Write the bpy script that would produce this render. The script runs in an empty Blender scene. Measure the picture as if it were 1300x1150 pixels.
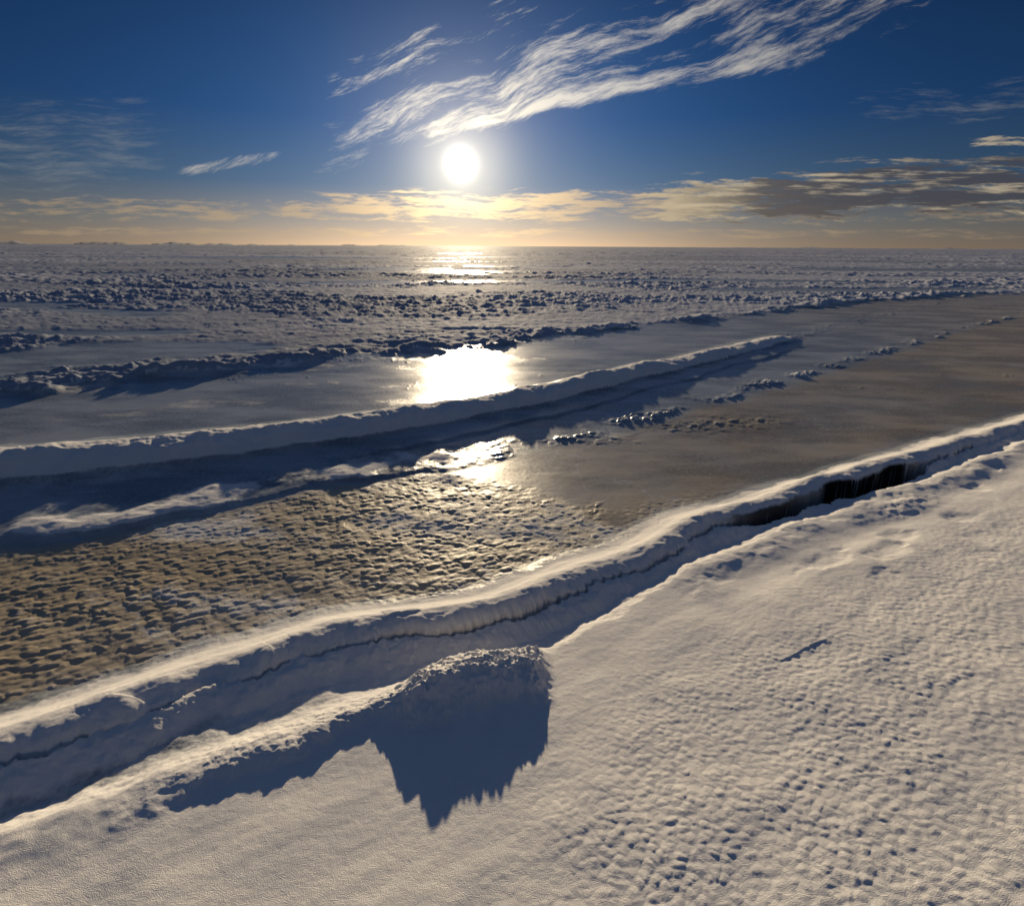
import bpy, math, numpy as np
from mathutils import Matrix, Vector

scene = bpy.context.scene
scene.view_settings.view_transform = 'Standard'
scene.view_settings.look = 'None'
scene.view_settings.exposure = 0

# ------------------------------------------------------------------ constants
EYE = 2.6
SUN_EL = math.radians(7.0)
SUN_AZ = math.radians(-4.84)      # measured from +Y, negative = towards -X
SUN = Vector((math.sin(SUN_AZ)*math.cos(SUN_EL), math.cos(SUN_AZ)*math.cos(SUN_EL), math.sin(SUN_EL)))

# ------------------------------------------------------------------ numpy noise
rng = np.random.RandomState(7)
M = 4096
perm = rng.permutation(M)
gx = np.cos(np.arange(M)*2*np.pi*0.61803)
gy = np.sin(np.arange(M)*2*np.pi*0.61803)
rnd1 = rng.rand(M); rnd2 = rng.rand(M); rnd3 = rng.rand(M)

def hsh(ix, iy, seed):
    return perm[(ix + perm[(iy + seed*131) & (M-1)]) & (M-1)]

def pn(x, y, seed=0):
    x = np.asarray(x, float); y = np.asarray(y, float)
    xf = np.floor(x); yf = np.floor(y)
    ix = xf.astype(np.int64); iy = yf.astype(np.int64)
    fx = x-xf; fy = y-yf
    u = fx*fx*fx*(fx*(fx*6-15)+10); v = fy*fy*fy*(fy*(fy*6-15)+10)
    def g(i, j, dx, dy):
        h = hsh(ix+i, iy+j, seed)
        return gx[h]*dx+gy[h]*dy
    a = g(0,0,fx,fy); b = g(1,0,fx-1,fy); c = g(0,1,fx,fy-1); d = g(1,1,fx-1,fy-1)
    return (a+(b-a)*u + ((c+(d-c)*u)-(a+(b-a)*u))*v)*1.5

def fbm(x, y, o=4, seed=0, gain=0.5):
    t = 0; a = 1; s = 0
    for k in range(o):
        t = t + a*pn(x*2**k+k*17.3, y*2**k-k*9.1, seed+k); s += a; a *= gain
    return t/s*1.3

def worley(x, y, seed=0):
    """distance to nearest feature point, id value of that point"""
    x = np.asarray(x, float); y = np.asarray(y, float)
    ix = np.floor(x).astype(np.int64); iy = np.floor(y).astype(np.int64)
    best = np.full(x.shape, 9.0); idv = np.zeros(x.shape)
    for i in (-1,0,1):
        for j in (-1,0,1):
            h = hsh(ix+i, iy+j, seed)
            px = ix+i+rnd1[h]; py = iy+j+rnd2[h]
            d = (px-x)**2+(py-y)**2
            m = d < best
            best = np.where(m, d, best); idv = np.where(m, rnd3[h], idv)
    return np.sqrt(best), idv

def sst(a, b, x):
    t = np.clip((x-a)/(b-a), 0, 1)
    return t*t*(3-2*t)

def smooth_table(xs, ys, x, blur, lo, hi, n=4000):
    g = np.linspace(lo, hi, n)
    v = np.interp(g, xs, ys)
    k = max(1, int(blur/(hi-lo)*n))
    ker = np.hanning(2*k+1); ker /= ker.sum()
    v = np.convolve(np.pad(v, k, mode='edge'), ker, mode='valid')
    return np.interp(x, g, v)

# ------------------------------------------------------------------ terrain
EX, EY = 0.8625, 0.506
def terrain(x, y):
    r = np.hypot(x, y)
    s = EX*x + EY*y
    w = -EY*x + EX*y
    # broad warps
    n1 = fbm(x*0.7, y*0.7, 3, 1)
    n2 = fbm(x*2.5, y*2.5, 4, 5)
    n3 = fbm(x*9, y*9, 4, 11)
    one = np.zeros_like(s)

    # ---------------- near pressure ridge + crack
    wc0 = smooth_table([-40,-4,-1.16,-.41,.58,1.1,1.59,3.03,3.98,6.78,10.15,15,60],
                      [3.1,3.1,3.085,3.12,3.12,2.98,2.83,2.86,3.02,2.94,2.86,2.8,2.4], s, .25, -40, 60, 20000)
    wc0 = wc0 + .06*pn(s*1.4, one+.3, 21)
    cavr = np.exp(-((s-6.4)/.95)**4) + .65*np.exp(-((s-4.75)/.55)**4)
    cq = np.clip(cavr,0,1)
    jag = .055*pn(s*4.1, one+.7, 22)*(1-.5*cq) + .028*(1-2*np.abs(pn(s*11, one+.2, 23)))*(1-.85*cq) + .012*pn(s*37, one+.9, 24)*(1-.8*cq)
    wc = wc0 + jag
    d = w - wc
    near = d < 0
    dq = d*(1-sst(0,.16,d)) + (w-wc0+.03*n2)*sst(0,.16,d)
    dq = np.where(near, d, np.maximum(dq, 0))
    hs = .93 + .18*pn(s*.8, one+.5, 31) + .14*pn(s*1.9, w*1.2, 32) + .15*cavr
    prof = smooth_table([-1,-.30,-.10,0,.012,.05,.12,.20,.28,.40,.54,.72,1.2],
                        [.11,.11,.14,.165,.18,.200,.220,.222,.19,.11,.04,.0,.0], dq, .04, -2, 2, 8000)
    # ---------------- snow bank
    we = smooth_table([-40,-4,-1.06,-.47,.24,.8,1.59,2.5,3.62,6,10,60],
                      [2.6,2.6,2.62,2.58,2.46,2.42,2.36,2.5,2.68,2.66,2.6,2.3], s, .3, -40, 60, 20000)
    we = we + .05*pn(s*1.4, one+.6, 41) + .02*pn(s*5, one+.4, 42)
    e = we - w
    esm = 3.4 - .35*np.log1p(np.exp(np.clip((3.4-e)/.35,-30,30)))
    bank = .19 + .135*esm + .02*np.clip(e-3.2, 0, 10)
    bank = bank + .024*n1 + .006*n2*sst(-.2,.6,n1+.2)
    bank = bank + .006*fbm(s*1.2, w*3.5, 3, 47)
    # granular settled snow texture, stronger towards the camera
    wd, wid = worley(x*23+.35*n3+.5*n2, y*26+.35*n3, 51)
    wdb, widb = worley(x*45+.6*n3, y*47+.5*n2, 52)
    dim = np.cos(np.clip(wd,0,.9)/.9*np.pi)*.5+.5
    dim = dim*(.45+.65*wid) + .25*sst(.7,.1,wdb)*widb
    patchy = sst(-.6,.5,fbm(x*1.7,y*1.7,3,55))
    mdim = sst(-.35, .7, .8*(x-.05) - .45*(w-1.4) + .4*n1)*sst(2.3,1.2,w)*(.6+.4*patchy)
    farlump = sst(2,5,s)*sst(2.3,1.4,w)
    bank = bank + dim*(.0048*np.clip(mdim + .2*farlump,0,1) + .0003)
    bank = bank + .0014*n3*(.5+mdim)
    # lip along edge
    lipL = sst(2.0, .9, s)
    lipR = sst(2.6, 3.6, s)
    bank = bank + (.020*lipL*(.6+.8*np.clip(n2+.4,0,1)) + .028*lipR*(.5+n2))*np.exp(-((e-.10)/.14)**2)
    bank = bank - .03*lipR*np.exp(-((e-.42)/.22)**2)
    # soft hollows along the right hand lip
    wh, whi = worley(s*1.6+.5*n2, w*2.6, 57)
    bank = bank - .022*sst(.42,.1,wh)*(whi>.45)*np.exp(-((e-.65)/.45)**2)*sst(1.6,2.4,s)
    trough = .105 + .012*n2 + .005*n3
    wide = .20 + .22*sst(-1.1,.0,s)*sst(1.9,1.2,s)
    tr = sst(0, 1, (e + .03*n3 + .04*n2 + wide)/(wide+.03))
    tr = .5*tr + .5*np.clip((e+.03*n3+wide)/(wide+.03),0,1)
    nearz = trough + (bank-trough)*tr
    foot = sst(-.30, -.02, d)
    nearz = np.maximum(nearz, trough + (.15-.105+.012*n3)*foot*(1-.9*cq))
    wr1, wri1 = worley(x*4+.8*n2, y*4, 35)
    ridge = prof*hs + (.020*n2 + .004*n3 + .014*sst(.8,.0,wr1)*wri1)*sst(.8,.3,d)*sst(0,.08,d)
    ridge = ridge + .007*n3*sst(.3,0,d)
    # ---------------- clump of broken snow on the edge
    cy = smooth_table([-4,-1.5,-1.0,-.5,-.25,.2,3],[.7,2.0,2.27,2.54,2.66,2.71,2.9], x, .12, -4, 3, 6000)
    cyn = y - cy + .04*n2 + .02*n3
    env = smooth_table([-3,-1.9,-1.6,-1.35,-1.1,-.95,-.82,-.66,-.56,-.46,-.36,-.24,-.14,-.05,.03,.10,.16,.20,.24,3],
                       [0,.0,.02,.035,.035,.050,.042,.065,.125,.155,.172,.172,.162,.145,.135,.13,.11,.06,0,0], x, .06, -3, 3, 6000)
    n4 = fbm(x*24, y*24, 3, 65)
    wd2, wi2 = worley(x*12+n3*1.2, y*12+n2*1.0, 61)
    wd3, wi3 = worley(x*27+n3*1.5, y*27+n4*.4, 62)
    wd5, wi5 = worley(x*55+n3*1.5, y*55, 64)
    left_ = sst(-.5,-.8,x)
    cw_f = sst(.30, .04, cyn)
    cw_n = sst(-.40+.18*left_, -.04, cyn + .06*n2)
    cm = cw_f*cw_n
    chunk = (wi2-.45)*.026*sst(.95,.0,wd2) + (wi3-.45)*.026*sst(.85,.0,wd3) + (wi5-.4)*.010*sst(.7,.1,wd5) + .016*n4
    ev9 = np.clip(env*9,0,1)
    tilt_ = (1 - .25*sst(.0,.25,cyn))
    clump = env*cm**.8*tilt_ + chunk*ev9*cm**.6*(1-.45*left_) + .010*n3*ev9*cm**.7
    cap = np.minimum(.172, env+.022) + .008
    clump = np.where(env > .001, cap - .012*np.log1p(np.exp(np.clip((cap-clump)/.012,-30,30))), clump)
    clump = clump + .006*n4*ev9*cm
    clump2 = .050*np.exp(-(((s-5.9)/.45)**2+((w-2.35)/.16)**2))*(1+.4*n3)
    nearz = nearz + clump + clump2
    z_near = np.where(near, nearz, ridge)
    # ---------------- crack
    cw = .006 + .030*np.clip(pn(s*2.7, one+.15, 71)+.18, 0, 1) + .014*np.clip(pn(s*9, one+.35, 72),0,1)
    cw = cw + .20*cq*(1+.5*pn(s*3,one+.4,73)) + .03*np.exp(-((s-1.9)/.35)**2)
    cw = cw*sst(-8,-3,s)*sst(9.5,7.8,s)
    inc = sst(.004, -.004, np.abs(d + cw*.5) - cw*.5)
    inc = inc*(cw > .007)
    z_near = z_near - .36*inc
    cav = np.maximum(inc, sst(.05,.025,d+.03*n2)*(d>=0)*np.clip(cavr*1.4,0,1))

    # ---------------- river ice beyond
    ice = .006*n1 + .002*n2
    x3 = [-60,-12,-4.78,-3.59,-2.05,-.88,1.31,5.8,15.4,40,300]
    y3 = [-18,2.0,4.60,5.07,6.05,6.46,8.06,11.57,19.5,38,230]
    Y3 = smooth_table(x3, y3, x, .5, -60, 300, 40000)
    d3 = (y - Y3)*.82 + .12*pn(x*1.1,one,81) + .07*pn(x*3.3,one,82) + .03*n3
    broken = sst(-1.5, .5, x)
    pat3 = np.clip(.45+1.3*pn(x*1.3,y*1.3,83),0,1)
    a3 = (.042*(1-broken)*(.5+.7*pat3) + .060*pat3*broken)*(1+.4*n2)
    g3 = np.exp(-(np.where(d3>0,d3/(.50-.24*broken),d3/(.08+.05*broken)))**2)
    wdd, wii = worley(x*9+n3*.5, y*9, 84)
    z3 = a3*g3*(1-broken*.85*(1-sst(.8,.10,wdd)*(wii>.3)))
    z3 = z3 + .014*sst(-.05,.3,d3)*sst(1.3,.5,d3)*(1-broken)*(.6+n2)
    # ridge 2
    x2 = [-60,-14,-5.86,-2.70,-1.2,.70,3.6,7.94,12,300]
    y2 = [-14,3.3,5.86,7.19,8.05,9.55,12.1,16.2,20.2,280]
    Y2 = smooth_table(x2, y2, x, .6, -60, 300, 40000)
    d2 = (y - Y2)*.80 + .12*pn(x*.9,one,91) + .05*pn(x*3,one,92) + .03*n2
    h2 = .24*(1+.25*pn(x*.9,one,93)+.15*pn(x*2.6,one,94)+.10*n2)*sst(9.2,7.4,x)*(1-.35*sst(2,7,x))
    r2 = smooth_table([-2,-.02,.06,.2,.42,.62,1.0,1.35,3],[0,0,.35,.75,1,.86,.3,0,0], d2, .05, -3, 4, 8000)
    z2 = h2*r2 + (.014*n3+.035*n2)*r2
    Ysh = Y2 - (.75+.35*pn(x*.5,one,95))
    sh = sst(-.02,.02,(y-Ysh)+.12*pn(x*2.2,one,96)+.03*n3)*sst(.2,0,d2)
    z_sh = .028*sh*sst(-3,-1,x)*sst(9,6,x)
    # rough patch
    lineR = np.interp(y, [0,4.3,4.5,5.16,6.2,6.6,20], [1.2,1.0,.95,.95,-.55,-.9,-9])
    rp = sst(.0,.25, d-.55)*sst(.05,-.15, d3+.12)*sst(.45,-.35, x-lineR+.6*n2)
    strip = sst(.0,.2,d-.5)*sst(1.05,.7,d+.25*n2)*sst(6.5,3.5,s)
    rp = np.clip(rp+strip*.6,0,1)
    u_ = x*.97+y*.2; v_ = y*.97-x*.2
    wr, wri = worley(u_*11.5+.9*n2+.5*n3, v_*18.0+.9*n2+.5*n3, 101)
    wrb, wrib = worley(u_*23+n3, v_*32+n3, 102)
    rr = sst(.9,.0,wr)*(.15+1.0*wri) + .25*sst(.7,.1,wrb)*wrib
    z_r = rp*(rr*.0078*(1+.5*n1) + .003*n3 + .008*n2)
    # pack ice
    xb = [-90,-30,-20,-9.1,-5.46,-3.3,2.47,7.5,18.5,31.4,100,400]
    yb = [-50,-9,.2,9.66,12.7,13.9,17.7,21.8,30.2,36,62,140]
    YB = smooth_table(xb, yb, x, 1.2, -90, 400, 40000)
    db = (y - YB)*.82 + .7*pn(x*.30,y*.3,111) + .6*pn(x*1.1,y*1.1,112) + .2*n2
    pk = sst(-.3, .9, db)
    D = fbm(x*.06+3, y*.12, 4, 121)
    D2 = fbm(x*1.1, y*1.7, 4, 125)
    D3 = fbm(x*3.4, y*4.4, 3, 127)
    wp, wpi = worley(x*1.7+.9*D2, y*2.3+.9*D2, 131)
    wq, wqi = worley(x*4.4+.9*D2, y*5.2+.6*n2, 132)
    wm, wmi = worley(x*.95+.6*D2, y*.80+.4*D2, 134)
    wf, wfi = worley(x*.26+.3*D2, y*.16, 133)
    fadeN = sst(90,35,r); fadeM = sst(25,50,r)*sst(400,150,r); fadeF = sst(110,220,r)*(1-.6*sst(400,1500,r))
    dens = .22+.78*sst(-.30, .30, D + .03)
    lumpN = sst(.85,.0,wp)*np.clip(wpi*1.9-.8,0,1)*.12 + sst(.8,.05,wq)*np.clip(wqi*1.5-.35,0,1)*.075 + .12*np.clip(D2,-.3,1) + .045*D3
    lumpM = sst(.7,.05,wm)*np.clip(wmi*1.8-.75,0,1)*.10 + .10*D2 + .14*np.clip(fbm(x*.3,y*.35,3,138),-.3,1)
    lumpF = sst(.6,.1,wf)*np.clip(wfi*2-.8,0,1)*.26 + .26*fbm(x*.06,y*.05,3,137)
    streak = fbm(x*.035+9, y*.12+2, 4, 141)
    lead = sst(.30,.46, streak)*sst(200,80,r)
    def lens_(cx, cyy, lx, ly):
        return sst(1.25,.8, np.sqrt(((x-cx)/lx)**2+((y-cyy)/ly)**2)+.35*D2+.4*pn(x*.1,y*.15,149))
    lead = np.clip(lead + lens_(-5,62,5,4) + lens_(-18.5,215,7,12) + lens_(28,38,14,2.6) + lens_(-55,130,34,8)+lens_(60,75,26,6),0,1)
    lead = lead*sst(1.5,3,db)
    pz = (.03 + (lumpN*fadeN + lumpM*fadeM + lumpF*fadeF)*dens + .010*n2)*(1-lead*.95)
    berm = .11*np.exp(-((db-.6)/.5)**2)*np.clip(.5+.6*n2+1.4*pn(x*.5,y*.5,151),0,1.6)
    z_pk = pk*(pz) + np.maximum(berm,0)*sst(40,15,x)
    # a few snow chunks on smooth ice
    wcr, wcri = worley(x*4.5+.5*n3, y*4.5+.5*n3, 161)
    cl = np.exp(-(((x-3.3)/1.1)**2+((y-8.4-.2*(x-3.3))/.35)**2)) + .8*np.exp(-(((x-1.2)/.5)**2+((y-7.6)/.2)**2))
    crumbm = sst(.30,.5, fbm(x*.3,y*.3,2,163))*.25 + .6*sst(1.6,.2,-db)
    z_cr = (1-pk)*(sst(.25,.05,wcr)*(wcri>.82)*np.clip(crumbm,0,1)*.028 + cl*(.022*sst(.6,.1,wcr)*wcri+.016*np.clip(n3+.2,0,1)))*(d>1)
    icez = ice + z3 + np.maximum(z2,z_sh) + z_r + z_pk + z_cr
    blend = sst(.25, .75, d)
    z = np.where(near, z_near, np.maximum(z_near, 0) + icez*blend)
    z = np.where((~near) & (inc > .01), z_near, z)
    # ------------- masks
    snow = np.where(near, 1.0, sst(.70,.50,d+.08*n2))
    troughice = near & (e < 0)
    snow = np.where(troughice, 1-.50*sst(-.02,-.16,e+.05*n2)*sst(-.12,-.28,d)*sst(1.4,-.4,s), snow)
    s_ice = np.clip(sst(.015,.05,z3)*.7 + sst(.04,.10,z2) + sst(.010,.03,z_cr)*.7,0,1)
    s_pk = pk*(1-lead)*np.clip(.80+.20*sst(.02,.12,pz+berm),0,1)
    s_fr = .30*sst(-.1,.5,fbm(x*.4,y*.9,4,171)) + .14*sst(1.5,-1,x)*sst(-.1,.3,d3)
    s_rp = rp*(.20+.16*rr)
    snow = np.where(near, snow, np.clip(snow + s_ice + s_pk + (1-pk)*s_fr + s_rp,0,1))
    brown = sst(-.05, -.5, d3)*sst(.5,1.0,d)*(.75+.4*n1) + .7*sst(6,20,x)*(1-pk) + .10*sst(.5,2,d2)*(1-pk)*sst(-6,2,x)
    brown = np.clip(brown,0,1)*(1-near)
    cat = np.zeros(x.shape, int)                     # river_ice
    cat[(d < -.5*cw)] = 1                            # snow_bank
    cat[(d >= -.5*cw) & (d < .72)] = 2               # pressure_ridge
    cat[(z2 > .015) & (d > .8)] = 3                  # snow_berm
    cat[(pk > .3) & (d > .8)] = 4                    # pack_ice
    cat[(ev9*cm > .05) & near & (x > -.75)] = 5      # snow_clump
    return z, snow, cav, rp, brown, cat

# ------------------------------------------------------------------ polar sheet
rows = [.02,.15,.3,.45,.6,.7,.8,.9]
r = 1.0
while r < 3500:
    rows.append(r)
    dr = (r*r+EYE*EYE)/(EYE*709)*.9
    r += min(dr, .011*r)
while r < 40000:
    rows.append(r); r *= 1.12
rows.append(40000)
rows = np.array(rows)
fine = np.radians(np.concatenate([np.arange(-58,-46,.13), np.arange(-46, 46.001, .095), np.arange(46.13,58,.13)]))
coarse = np.radians(np.arange(60, 301, 2.0))
az = np.concatenate([fine, coarse])
C = len(az); R = len(rows)
RR, AA = np.meshgrid(rows, az, indexing='ij')
X = RR*np.sin(AA); Y = RR*np.cos(AA)
Z = np.zeros_like(X); SN = np.zeros_like(X); CV = np.zeros_like(X); RP = np.zeros_like(X); BR = np.zeros_like(X)
CAT = np.zeros(X.shape, int)
step = 150
for i in range(0, R, step):
    a = terrain(X[i:i+step], Y[i:i+step])
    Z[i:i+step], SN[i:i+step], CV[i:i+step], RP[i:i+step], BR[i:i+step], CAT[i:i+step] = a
far = sst(4000, 8000, RR); Z *= (1-far)
V = np.stack([X, Y, Z], -1).reshape(-1, 3)
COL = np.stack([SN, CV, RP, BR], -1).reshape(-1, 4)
I, J = np.meshgrid(np.arange(R-1), np.arange(C), indexing='ij')
J2 = (J+1) % C
F = np.stack([I*C+J, I*C+J2, (I+1)*C+J2, (I+1)*C+J], -1).reshape(-1, 4)
F = F[:, ::-1]
FC = CAT[:-1].reshape(-1)

# ------------------------------------------------------------------ node helper
class NB:
    def __init__(s, tree): s.t = tree; s.n = tree.nodes; s.l = tree.links
    def new(s, typ, **k):
        n = s.n.new(typ)
        for a, b in k.items(): setattr(n, a, b)
        return n
    def put(s, sock, v):
        if isinstance(v, bpy.types.NodeSocket): s.l.new(v, sock)
        elif v is not None: sock.default_value = v
    def m(s, op, a, b=None, c=None, clamp=False):
        n = s.new('ShaderNodeMath', operation=op, use_clamp=clamp)
        s.put(n.inputs[0], a); s.put(n.inputs[1], b); s.put(n.inputs[2], c)
        return n.outputs[0]
    def ss(s, x, lo, hi, a=0., b=1.):
        n = s.new('ShaderNodeMapRange', interpolation_type='SMOOTHSTEP')
        s.put(n.inputs[0], x); s.put(n.inputs[1], lo); s.put(n.inputs[2], hi); s.put(n.inputs[3], a); s.put(n.inputs[4], b)
        return n.outputs[0]
    def mix(s, f, a, b, bt='MIX'):
        n = s.new('ShaderNodeMix', data_type='RGBA', blend_type=bt)
        s.put(n.inputs[0], f); s.put(n.inputs[6], a); s.put(n.inputs[7], b)
        return n.outputs[2]
    def xyz(s, a, b, c):
        n = s.new('ShaderNodeCombineXYZ'); s.put(n.inputs[0], a); s.put(n.inputs[1], b); s.put(n.inputs[2], c)
        return n.outputs[0]
    def noise(s, vec, scale, detail=4, rough=.5, dist=0.):
        n = s.new('ShaderNodeTexNoise'); s.put(n.inputs['Vector'], vec)
        n.inputs['Scale'].default_value = scale; n.inputs['Detail'].default_value = detail
        n.inputs['Roughness'].default_value = rough; n.inputs['Distortion'].default_value = dist
        return n.outputs[0]
    def noise2(s, vec, scale, detail=4, rough=.5):
        n = s.new('ShaderNodeTexNoise', noise_dimensions='2D'); s.put(n.inputs['Vector'], vec)
        n.inputs['Scale'].default_value = scale; n.inputs['Detail'].default_value = detail
        n.inputs['Roughness'].default_value = rough
        return n.outputs[0]
    def scale(s, col, f):
        n = s.new('ShaderNodeVectorMath', operation='SCALE'); s.put(n.inputs[0], col); s.put(n.inputs[3], f)
        return n.outputs[0]
    def vadd(s, a, b):
        n = s.new('ShaderNodeVectorMath', operation='ADD'); s.put(n.inputs[0], a); s.put(n.inputs[1], b)
        return n.outputs[0]
    def vmul(s, a, b):
        n = s.new('ShaderNodeVectorMath', operation='MULTIPLY'); s.put(n.inputs[0], a); s.put(n.inputs[1], b)
        return n.outputs[0]
    def fmix(s, f, a, b):
        n = s.new('ShaderNodeMix', data_type='FLOAT'); s.put(n.inputs[0], f); s.put(n.inputs[2], a); s.put(n.inputs[3], b)
        return n.outputs[0]

def make_mat(name, kind, snow_a=(.92,.89,.845,1), snow_b=(.87,.85,.82,1)):
    mat = bpy.data.materials.new(name); mat.use_nodes = True
    nt = mat.node_tree; nt.nodes.clear(); b = NB(nt)
    out = b.new('ShaderNodeOutputMaterial'); p = b.new('ShaderNodeBsdfPrincipled')
    nt.links.new(p.outputs[0], out.inputs[0])
    at = b.new('ShaderNodeAttribute', attribute_name='mask')
    sep = b.new('ShaderNodeSeparateColor'); nt.links.new(at.outputs['Color'], sep.inputs[0])
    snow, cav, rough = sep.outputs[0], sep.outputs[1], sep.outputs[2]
    brown = at.outputs['Alpha']
    co = b.new('ShaderNodeTexCoord').outputs['Object']
    nA = b.noise2(co, 3.0, 4, .6)
    nB = b.noise2(co, 22.0, 4, .65)
    nC = b.noise2(co, 240.0, 1, .6)
    nD = b.noise2(b.vmul(co, (.5,1.3,1.)), .8, 5, .6)
    sn = b.m('ADD', snow, b.m('MULTIPLY', b.m('SUBTRACT', b.m('ADD', nA, b.m('MULTIPLY', nB, .6)), .8), .45))
    sm = b.ss(sn, .28, .72)
    ice1 = b.mix(brown, (.21,.25,.29,1), (.33,.27,.18,1))
    ice2 = b.mix(brown, (.40,.45,.50,1), (.54,.45,.32,1))
    ice = b.mix(b.ss(nD, .36, .66), ice1, ice2)
    ice = b.mix(b.m('MULTIPLY', b.ss(nB, .45, .7), .35), ice, (.56,.53,.48,1))
    if kind == 'ice':
        ice = b.mix(b.m('MULTIPLY', rough, .55), ice, (.58,.47,.31,1))
        vo = b.new('ShaderNodeTexVoronoi', voronoi_dimensions='2D', feature='DISTANCE_TO_EDGE')
        wv = b.vadd(b.vmul(co, (.35,.6,1.)), b.xyz(b.m('MULTIPLY', nA, .35), b.m('MULTIPLY', nD, .8), 0.))
        b.put(vo.inputs['Vector'], wv); vo.inputs['Scale'].default_value = 1.0
        crk = b.m('MULTIPLY', b.ss(vo.outputs[0], .012, .003), b.m('MULTIPLY', b.ss(nD, .42, .6), .55))
        ice = b.mix(crk, ice, (.62,.64,.66,1))
    snowc = b.mix(b.ss(nA,.3,.7), snow_a, snow_b)
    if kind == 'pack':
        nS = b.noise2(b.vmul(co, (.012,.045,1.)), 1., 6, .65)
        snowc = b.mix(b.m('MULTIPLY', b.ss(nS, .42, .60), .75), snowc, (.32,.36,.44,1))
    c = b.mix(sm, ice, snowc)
    c = b.mix(cav, c, (.018,.016,.015,1))  # dark wet ice in the crack, its shade deepened in the colour
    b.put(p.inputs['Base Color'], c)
    ri = b.m('ADD', b.m('MULTIPLY', nD, .20), .12)
    ri = b.m('ADD', ri, b.m('MULTIPLY', nB, .12))
    ri = b.m('ADD', ri, b.m('MULTIPLY', rough, .20))
    b.put(p.inputs['Roughness'], b.fmix(sm, ri, .8))
    sl = b.m('SUBTRACT', .27, b.m('MULTIPLY', rough, .10))
    b.put(p.inputs['Specular IOR Level'], b.fmix(sm, sl, .02))
    p.inputs['IOR'].default_value = 1.33
    hg = b.m('MULTIPLY', nC, b.m('ADD', b.m('MULTIPLY', sm, .0018), .0005))
    hm = b.m('MULTIPLY', nB, b.m('ADD', b.m('MULTIPLY', sm, .003), .0013))
    h = b.m('ADD', hg, hm)
    bp = b.new('ShaderNodeBump'); bp.inputs['Strength'].default_value = 1.0; bp.inputs['Distance'].default_value = 1.0
    b.put(bp.inputs['Height'], h)
    b.put(p.inputs['Normal'], bp.outputs[0])
    return mat

mat_snow = make_mat('snow', 'snow'); mat_ice = make_mat('frozen_river_ice', 'ice')
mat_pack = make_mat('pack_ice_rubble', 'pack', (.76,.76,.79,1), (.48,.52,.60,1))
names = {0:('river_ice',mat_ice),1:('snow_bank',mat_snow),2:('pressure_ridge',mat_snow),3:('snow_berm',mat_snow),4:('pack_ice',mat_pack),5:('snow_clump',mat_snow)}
for k,(nm,mat) in names.items():
    f = F[FC == k]
    if len(f) == 0: continue
    used = np.unique(f)
    remap = np.zeros(len(V), np.int64); remap[used] = np.arange(len(used))
    f2 = remap[f]
    me = bpy.data.meshes.new(nm)
    me.vertices.add(len(used)); me.vertices.foreach_set('co', V[used].astype(np.float32).ravel())
    me.loops.add(len(f2)*4); me.loops.foreach_set('vertex_index', f2.astype(np.int32).ravel())
    me.polygons.add(len(f2)); me.polygons.foreach_set('loop_start', np.arange(0, len(f2)*4, 4, dtype=np.int32))
    me.polygons.foreach_set('use_smooth', np.ones(len(f2), bool))
    me.update(calc_edges=True)
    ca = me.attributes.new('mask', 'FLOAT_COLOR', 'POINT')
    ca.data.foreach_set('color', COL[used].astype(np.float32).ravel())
    me.materials.append(mat)
    ob = bpy.data.objects.new(nm, me); scene.collection.objects.link(ob)

# ------------------------------------------------------------------ distant hills
def strip(name, dist, a0, a1, hmax, seed, mat):
    n = 500; an = np.radians(np.linspace(a0, a1, n)); t = np.linspace(0,1,n)
    one = np.zeros(n)
    hh = hmax*np.clip(.35+.9*fbm(t*14, one+.37, 4, seed),0.05,2)*np.sin(np.pi*t)**.5
    vs=[]; 
    prof = [(-.08,-.02),(-.05,.35),(-.02,.8),(0,1),(.03,.7),(.08,-.02)]
    for (dd,ph) in prof:
        rr = dist*(1+dd) + 30*pn(t*40, one+dd*9, seed+5)
        vs.append(np.stack([rr*np.sin(an), rr*np.cos(an), hh*ph-1.0*(ph<0)],-1))
    vs=np.concatenate(vs); fs=[]
    for i in range(len(prof)-1):
        for j in range(n-1):
            fs.append((i*n+j,i*n+j+1,(i+1)*n+j+1,(i+1)*n+j))
    me=bpy.data.meshes.new(name); me.from_pydata(vs.tolist(),[],fs); me.materials.append(mat)
    for p in me.polygons: p.use_smooth=True
    ob=bpy.data.objects.new(name,me); scene.collection.objects.link(ob)
mh = bpy.data.materials.new('distant_snow_hills'); mh.use_nodes=True
b = NB(mh.node_tree); p = mh.node_tree.nodes['Principled BSDF']
co = b.new('ShaderNodeTexCoord').outputs['Object']
b.put(p.inputs['Base Color'], b.mix(b.ss(b.noise(co,.01,4),.4,.6),(.16,.18,.24,1),(.5,.5,.56,1)))
p.inputs['Roughness'].default_value=.9
strip('hills', 2600, -46, -8, 17, 201, mh)
strip('hills', 3400, 12, 47, 9, 207, mh)

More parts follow.
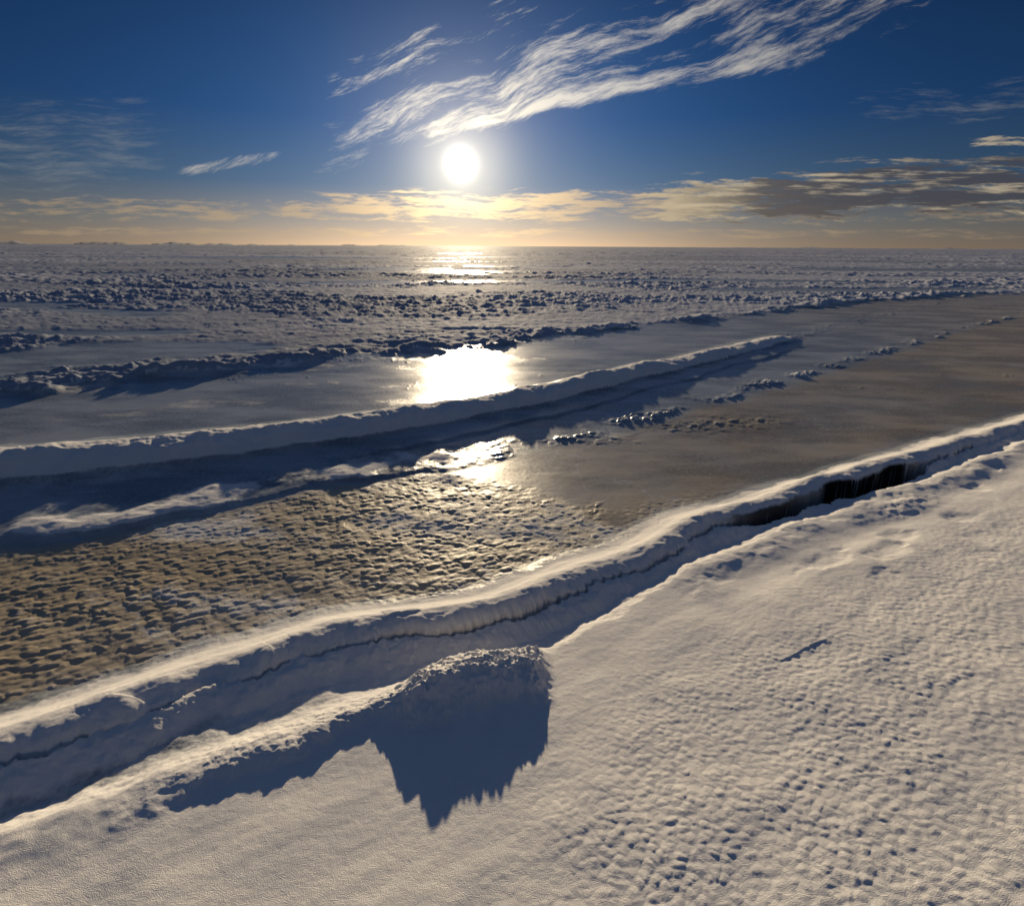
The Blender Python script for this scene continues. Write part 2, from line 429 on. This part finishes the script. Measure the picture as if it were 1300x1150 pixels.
# ------------------------------------------------------------------ sky
world = bpy.data.worlds.new('World'); scene.world = world; world.use_nodes = True
nt = world.node_tree; nt.nodes.clear(); b = NB(nt)
out = b.new('ShaderNodeOutputWorld'); bg = b.new('ShaderNodeBackground'); nt.links.new(bg.outputs[0], out.inputs[0])
bg.inputs['Strength'].default_value = 0.1
dirv = b.new('ShaderNodeTexCoord').outputs['Generated']
sky = b.new('ShaderNodeTexSky', sky_type='NISHITA', sun_disc=False)
sky.sun_elevation = SUN_EL; sky.sun_rotation = SUN_AZ
sky.air_density = 1.0; sky.dust_density = .3; sky.ozone_density = 2.0
sp = b.new('ShaderNodeSeparateXYZ'); nt.links.new(dirv, sp.inputs[0])
dx, dy, dz = sp.outputs
dot = b.new('ShaderNodeVectorMath', operation='DOT_PRODUCT'); nt.links.new(dirv, dot.inputs[0]); dot.inputs[1].default_value = SUN
om = b.m('MAXIMUM', b.m('SUBTRACT', 1.0, dot.outputs['Value']), 0.0)
def ex(w): return b.m('EXPONENT', b.m('MULTIPLY', om, -1.0/w))
ramp = b.new('ShaderNodeValToRGB'); cr = ramp.color_ramp
stops = [(0,(.29,.22,.165)),(.035,(.17,.18,.19)),(.09,(.045,.105,.20)),(.18,(.010,.057,.180)),(.34,(.004,.026,.100)),(.6,(.036,.072,.165)),(1,(.090,.135,.25))]
cr.elements[0].position=0; cr.elements[0].color=(*stops[0][1],1); cr.elements[1].position=1; cr.elements[1].color=(*stops[-1][1],1)
for pos,c in stops[1:-1]:
    e_=cr.elements.new(pos); e_.color=(*c,1)
nt.links.new(dz, ramp.inputs[0])
base = b.scale(ramp.outputs[0], b.m('ADD', b.m('MULTIPLY', ex(.12), .95), .50))
base = b.vadd(base, b.scale((.30,.62,1.0), b.m('MULTIPLY', ex(.04), .08)))
base = b.vadd(base, b.scale((1.0,.80,.50), b.m('MULTIPLY', ex(.010), .20)))
hz = b.m('EXPONENT', b.m('MULTIPLY', b.m('MAXIMUM', dz, 0.), -1/.038))
base = b.vadd(base, b.scale((1.0,.62,.26), b.m('MULTIPLY', b.m('MULTIPLY', ex(.05), hz), .75)))
iy = b.m('DIVIDE', 1.0, b.m('MAXIMUM', dy, .08))
PX = b.m('MULTIPLY', dx, iy); PZ = b.m('MULTIPLY', dz, iy)
front = b.ss(dy, .1, .35)
P2 = b.xyz(PX, PZ, 0.)
wnoise = b.m('SUBTRACT', b.noise2(P2, 6., 3, .5), .5)          # shared warp
ca_, sa_ = math.cos(.34), math.sin(.34)
sA = b.m('ADD', b.m('MULTIPLY', PX, ca_), b.m('MULTIPLY', PZ, sa_))
tA = b.m('ADD', b.m('ADD', b.m('MULTIPLY', PX, -sa_), b.m('MULTIPLY', PZ, ca_)), b.m('MULTIPLY', wnoise, .045))
NZ1 = b.noise2(b.xyz(b.m('MULTIPLY', sA, 5.), b.m('MULTIPLY', tA, 34.), 0.), 1., 7, .74)
NZ2 = b.noise2(b.xyz(b.m('ADD', b.m('MULTIPLY', PX, 9.), 31.), b.m('MULTIPLY', b.m('ADD', PZ, b.m('MULTIPLY', wnoise, .02)), 80.), 0.), 1., 6, .70)
def band(nz, x0, z0, x1, z1, W, curve=0., k=.4, lo=.4, hi=.66, warp=.04, tilt=0.):
    cx, cz = (x0+x1)/2, (z0+z1)/2; l = math.hypot(x1-x0, z1-z0); ux, uz = (x1-x0)/l, (z1-z0)/l; Lh = l/2
    ax = b.m('SUBTRACT', PX, cx); az_ = b.m('SUBTRACT', PZ, cz)
    s_ = b.m('ADD', b.m('MULTIPLY', ax, ux), b.m('MULTIPLY', az_, uz))
    t_ = b.m('ADD', b.m('MULTIPLY', ax, -uz), b.m('MULTIPLY', az_, ux))
    sn_ = b.m('DIVIDE', s_, Lh)
    t_ = b.m('SUBTRACT', t_, b.m('MULTIPLY', b.m('MULTIPLY', sn_, sn_), curve))
    t2 = b.m('ADD', t_, b.m('MULTIPLY', wnoise, warp))
    Wv = b.m('MULTIPLY', b.m('ADD', b.m('MULTIPLY', sn_, tilt), 1.), W)
    ms = b.ss(b.m('ABSOLUTE', sn_), 1.0, .6)
    mt = b.ss(b.m('ABSOLUTE', b.m('DIVIDE', t2, Wv)), 1.0, .15)
    mk = b.m('MULTIPLY', ms, mt)
    v = b.m('SUBTRACT', nz, b.m('MULTIPLY', b.m('SUBTRACT', 1., mk), k))
    return b.m('MULTIPLY', b.ss(v, lo, hi), b.ss(mk, 0., .25))
def union(l):
    o = l[0]
    for q in l[1:]: o = b.m('MAXIMUM', o, q)
    return o
cirrus = union([
    band(NZ1, -.46,.100,.74,.45,.105, curve=-.016, k=.30, lo=.40, hi=.76, tilt=.55, warp=.02),
    band(NZ1, -.34,.132,.52,.300,.026, curve=-.004, k=.30, lo=.33, hi=.66, tilt=.2, warp=.012),
    band(NZ1, -.36,.205,.10,.36,.055, k=.34, lo=.49, hi=.80, warp=.02),
    band(NZ1, -.56,.105,-.34,.138,.018, k=.36, lo=.40, hi=.76, warp=.01),
])
faint = union([
    band(NZ2, -1.20,.13,-.50,.145,.10, k=.25, lo=.34, hi=.9),
    band(NZ2, .45,.20,1.1,.24,.06, k=.4, lo=.42, hi=.9),
])
right = union([
    band(NZ2, .10,.060,1.50,.134,.066, k=.30, lo=.29, hi=.46, tilt=.35, warp=.025),
    band(NZ2, .66,.160,1.15,.158,.014, k=.42, lo=.36, hi=.60, warp=.01),
])
low = union([
    band(NZ2, -1.9,.050,1.9,.056,.034, k=.32, lo=.41, hi=.62, warp=.012),
    band(NZ2, -1.9,.020,1.9,.022,.016, k=.30, lo=.42, hi=.68, warp=.006),
    band(NZ2, -.38,.058,.55,.068,.034, k=.24, lo=.34, hi=.54, warp=.01),
])
gl = ex(.05); gl2 = ex(.012)
c_cir = b.vadd(b.scale((.52,.49,.45), b.m('ADD', b.m('MULTIPLY', gl, .9), .78)), b.scale((.6,.48,.26), gl2))
c_low = b.vadd(b.scale((.40,.30,.20), b.m('ADD', b.m('MULTIPLY', ex(.10), .9), .62)), b.scale((1.3,.90,.40), gl2))
# cloud bank on the right: bright upper rim, grey-violet body
thick = b.m('MULTIPLY', b.ss(b.noise2(b.xyz(b.m('MULTIPLY', PX, 5.), b.m('MULTIPLY', PZ, 60.), 0.), 1., 5, .65), .34, .52),
            b.ss(b.m('SUBTRACT', PZ, b.m('MULTIPLY', PX, .06)), .112, .082))
thick = b.m('MULTIPLY', thick, b.ss(PX, .18, .42))
c_r = b.mix(thick, (.42,.35,.25,1), (.050,.050,.068,1))
c_r = b.vadd(c_r, b.scale((.40,.30,.15), gl))
col = b.mix(b.m('MULTIPLY', b.m('MULTIPLY', faint, front), .45), base, (.30,.30,.28,1))
col = b.mix(b.m('MULTIPLY', b.m('MULTIPLY', cirrus, front), .92), col, c_cir)
col = b.mix(b.m('MULTIPLY', b.m('MULTIPLY', low, front), .80), col, c_low)
col = b.mix(b.m('MULTIPLY', b.m('MULTIPLY', right, front), .92), col, c_r)
# sun and its aureole
col = b.vadd(col, b.scale((1.0,.86,.58), b.m('MULTIPLY', ex(.0022), .65)))
col = b.vadd(col, b.scale((1.0,.95,.80), b.m('MULTIPLY', ex(.00016), 2.6)))
tot = b.vadd(b.scale(col, 10.0), b.scale(sky.outputs[0], .02))
nt.links.new(tot, bg.inputs['Color'])

# ------------------------------------------------------------------ sun lamp
ld = bpy.data.lights.new('sun', 'SUN'); ld.energy = 5.0; ld.angle = math.radians(.9); ld.color = (1.0,.80,.53)
lo_ = bpy.data.objects.new('sun', ld); scene.collection.objects.link(lo_)
lo_.rotation_mode = 'QUATERNION'; lo_.rotation_quaternion = SUN.to_track_quat('Z','Y')

# ------------------------------------------------------------------ camera
cd = bpy.data.cameras.new('camera'); cd.sensor_fit='HORIZONTAL'; cd.sensor_width=36; cd.lens = 709/1300*36
cd.clip_start=.05; cd.clip_end=90000
cam = bpy.data.objects.new('camera', cd); scene.collection.objects.link(cam)
cam.matrix_world = Matrix.Translation((0,0,EYE)) @ Matrix.Rotation(math.radians(90-20.3),4,'X') @ Matrix.Rotation(math.radians(.3),4,'Z')
scene.camera = cam
print('verts', len(V))
